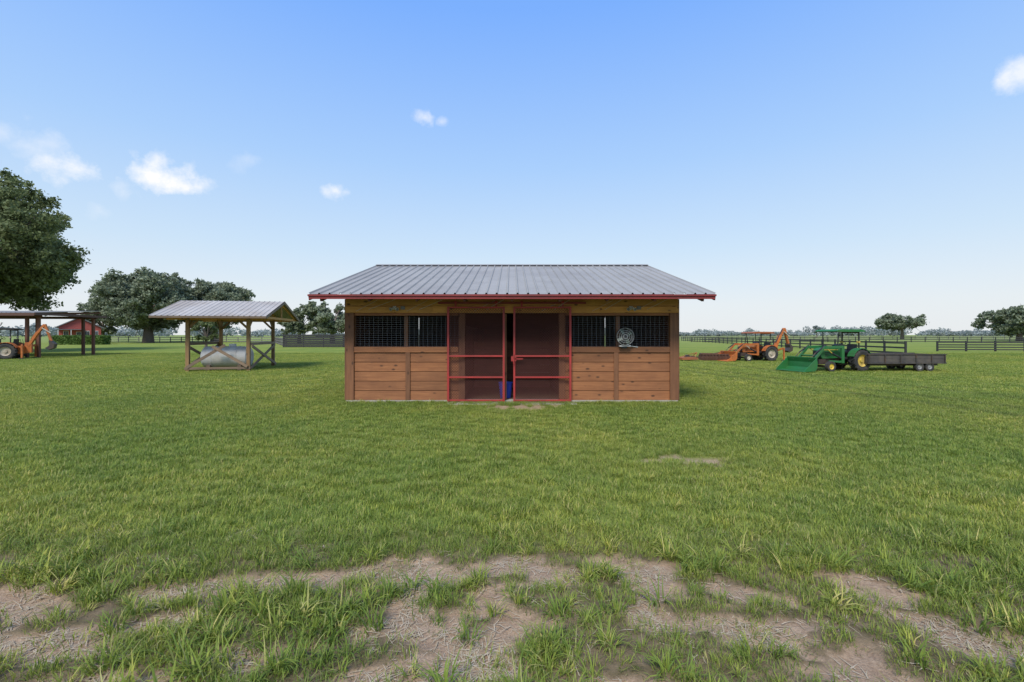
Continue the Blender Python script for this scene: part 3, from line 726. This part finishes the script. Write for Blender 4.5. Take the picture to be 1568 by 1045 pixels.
# ------------------------------------------------------------ fences
fblack=simple('black_fence_paint',(.03,.03,.032),.7,0,.3,1,.1)
fgrey=simple('weathered_fence',(.16,.15,.14),.8,0,.3,1,.1)
def fence(name,pts,h=1.05,rails=3,mat=fblack,sp=2.6,pick=0,t=.13):
    b=MB()
    for (x0,y0),(x1,y1) in zip(pts[:-1],pts[1:]):
        l=math.hypot(x1-x0,y1-y0);n=max(1,round(l/sp))
        for i in range(n+1):
            u=i/n; x=x0+(x1-x0)*u;y=y0+(y1-y0)*u; b.box((x,y,h*.5+.02),(.12,.12,h+.08),0,Matrix.Rotation(math.atan2(y1-y0,x1-x0),3,'Z'))
        d=Vector((y1-y0,-(x1-x0),0)).normalized()*.08
        for k in range(rails):
            z=h-.08-k*(h-.25)/(max(1,rails-1))
            for i in range(n):
                dz=random.uniform(-.015,.015)
                a_=Vector((x0+(x1-x0)*i/n,y0+(y1-y0)*i/n,z+dz))+d; c_=Vector((x0+(x1-x0)*(i+1)/n,y0+(y1-y0)*(i+1)/n,z+dz))+d
                b.beam(a_,c_,.03,t,0)
        if pick:
            m=int(l/pick)
            for i in range(m):
                u=i/m; b.bx(x0+(x1-x0)*u-.03,x0+(x1-x0)*u+.03,y0+(y1-y0)*u-.02,y0+(y1-y0)*u+.02,.02,h-.02,0)
    return b.obj(name,[mat])
fence('board_fence',[(46,124),(31,36)],1.05,3)
fence('board_fence',[(41.5,44.6),(75,41.5)],.95,4,t=.11)
fence('board_fence',[(40,102),(150,98)],1.1,3,sp=3)
fence('board_fence',[(-29.5,59),(-6,58.5)],1.62,6,pick=.12,t=.2)
fence('board_fence',[(-100,108),(-50,96),(-29.6,60)],1.1,3,fgrey,3)
fence('board_fence',[(60,170),(260,165)],1.1,3,fgrey,4)

# ------------------------------------------------------------ left pole barn & red house
ps=empty('equipment_shed',(-37.2,33.5,0),math.radians(4))
b=MB()
for x in(-3.6,0,3.4,4.15):
    for y in(-2,2.5): b.bx(x-.08,x+.08,y-.08,y+.08,-.05,3.0,0)
b.bx(-4,4.4,-2.1,-2.0,2.85,3.05,0); b.bx(-4,4.4,2.5,2.6,2.85,3.05,0)
for x in(-3.6,-1.8,0,1.8,3.4,4.3): b.beam((x,-2.6,3.0),(x,3,3.35),.05,.14,0)
b.obj('frame',[w_d],ps)
b=MB(); corr(b,-4.4,4.6,-2.8,3.1,3.2,3.5,.3,.03); b.obj('metal_roof',[roof2],ps)
b=MB(); b.bx(-4.4,4.6,-2.83,-2.79,2.90,3.09,0); b.bx(4.6,4.64,-2.8,3.2,2.95,3.12,0); b.obj('fascia',[simple('brown_fascia',(.10,.05,.035),.7)],ps)
hs=empty('red_farm_house',(-78.6,83,0),math.radians(42)); hs.scale=(.66,.66,.98)
redw=simple('red_siding',(.34,.075,.06),.75,0,.2,2,.1); droof=simple('shingle_roof',(.15,.16,.17),.85,0,.25,3,.3)
glass=simple('window_glass',(.05,.06,.07),.1,0,.1,3,0); trim=simple('white_trim',(.65,.65,.63),.5,0,.1,3,0)
b=MB(); b.prism([(-4,0),(4.5,0),(4.5,3.0),(0,4.7),(-4,3.2)],0,9,0)
for k in range(14): b.bx(-3.98,4.48,-.012,.0,.2+k*.2,.2+k*.2+.18,0)
b.obj('walls',[redw],hs)
b=MB(); b.beam((-4.6,4.4,3.0),(0,4.4,4.85),9.8,.16,0); b.beam((0,4.4,4.85),(5.2,4.4,2.85),9.8,.16,0); b.obj('roof',[droof],hs)
b=MB()
for x in(-2.6,1.6,3.4): b.bx(x-.5,x+.5,-.05,-.015,1.2,2.4,0); b.bx(x-.42,x-.03,-.07,-.052,1.28,2.32,1); b.bx(x+.03,x+.42,-.07,-.052,1.28,2.32,1)
b.bx(-.6,.5,-.05,-.015,.1,2.2,0); b.bx(-.5,.4,-.07,-.052,.15,2.12,1)
b.obj('windows_and_door',[trim,glass],hs)
b=MB(); b.beam((-4.2,-1.45,2.6),(1.2,-1.45,2.6),2.8,.1,0)
for x in(-4,-1.5,1): b.bx(x-.07,x+.07,-2.8,-2.66,0,2.6,1)
b.obj('porch',[droof,trim],hs)

# ------------------------------------------------------------ world
W=bpy.data.worlds.new('World'); S.world=W; W.use_nodes=True; nt=W.node_tree; nt.nodes.clear()
out=N(nt,'ShaderNodeOutputWorld'); bg=N(nt,'ShaderNodeBackground'); STR=.12; bg.inputs[1].default_value=STR
SE=math.radians(50); AZ=math.radians(197)   # azimuth clockwise from +Y
sky=N(nt,'ShaderNodeTexSky',sky_type='NISHITA'); sky.sun_disc=False; sky.sun_elevation=SE; sky.sun_rotation=AZ; sky.air_density=1.2; sky.dust_density=2.0; sky.ozone_density=1.5
d=N(nt,'ShaderNodeTexCoord').outputs['Generated']
nrm=N(nt,'ShaderNodeVectorMath',operation='NORMALIZE'); L(nt,d,nrm.inputs[0]); dv=nrm.outputs[0]
sp=N(nt,'ShaderNodeSeparateXYZ'); L(nt,dv,sp.inputs[0])
g=ramp(nt,sp.outputs[2],[(0.0,(.90,.93,.95)),(.06,(.84,.905,.96)),(.17,(.65,.82,1.0)),(.34,(.43,.67,1.05)),(.58,(.215,.47,1.08)),(1.,(.15,.37,.95))])
gs=N(nt,'ShaderNodeVectorMath',operation='SCALE'); L(nt,g,gs.inputs[0]); gs.inputs['Scale'].default_value=1/STR
base=mixc(nt,.88,sky.outputs[0],gs.outputs[0])
cn=noise(nt,dv,9,8,.62); cn2=noise(nt,dv,26,6,.6)
mask=None
for (px,pz,r,st_) in [(-.763,.336,.052,1.0),(-.72,.325,.03,.9),(-.948,.362,.050,.75),(-.386,.316,.026,.7),(-.365,.312,.018,.5),(-.19,.475,.024,.6),(-.155,.467,.016,.4),(-1.02,.42,.04,.35),(-1.06,.415,.03,.3),(-.85,.315,.03,.3),(-.58,.385,.035,.2),(1.13,.575,.032,.75),(-1.11,.44,.03,.3),(-.9,.27,.03,.2)]:
    v=Vector((px,1,pz)).normalized()
    sb=N(nt,'ShaderNodeVectorMath',operation='SUBTRACT'); L(nt,dv,sb.inputs[0]); sb.inputs[1].default_value=v
    ml=N(nt,'ShaderNodeVectorMath',operation='MULTIPLY'); L(nt,sb.outputs[0],ml.inputs[0]); ml.inputs[1].default_value=(1,1,1.55)
    ln=N(nt,'ShaderNodeVectorMath',operation='LENGTH'); L(nt,ml.outputs[0],ln.inputs[0])
    q=math_(nt,'SUBTRACT',1.0,math_(nt,'DIVIDE',ln.outputs['Value'],r))
    q=math_(nt,'ADD',q,math_(nt,'MULTIPLY',math_(nt,'SUBTRACT',cn,.5),2.6)); q=math_(nt,'ADD',q,math_(nt,'MULTIPLY',math_(nt,'SUBTRACT',cn2,.5),2.4))
    near_=math_(nt,'SUBTRACT',1.9,math_(nt,'DIVIDE',ln.outputs['Value'],r),True)
    q=math_(nt,'MULTIPLY',math_(nt,'MULTIPLY',math_(nt,'DIVIDE',q,.9,True),st_),near_)
    mask=q if mask is None else math_(nt,'MAXIMUM',mask,q)
wc=(1.02/STR,1.02/STR,1.04/STR)
fin=mixc(nt,mask,base,wc)
L(nt,fin,bg.inputs[0]); L(nt,bg.outputs[0],out.inputs[0])
sd=bpy.data.lights.new('sun','SUN'); sd.energy=3.8; sd.angle=math.radians(18); sd.color=(1,.94,.84)
so=bpy.data.objects.new('sun',sd); COL.objects.link(so)
dirv=Vector((math.sin(AZ)*math.cos(SE),math.cos(AZ)*math.cos(SE),math.sin(SE)))
so.rotation_euler=dirv.to_track_quat('Z','Y').to_euler(); so.location=(0,-5,20)
# ------------------------------------------------------------ camera
cd=bpy.data.cameras.new('camera'); cam=bpy.data.objects.new('camera',cd); COL.objects.link(cam); S.camera=cam
cam.location=(0,0,1.6); cam.rotation_euler=(math.radians(90),0,0); cd.sensor_width=36; cd.lens=16.07; cd.shift_y=-.006; cd.clip_end=6000; cd.clip_start=.05
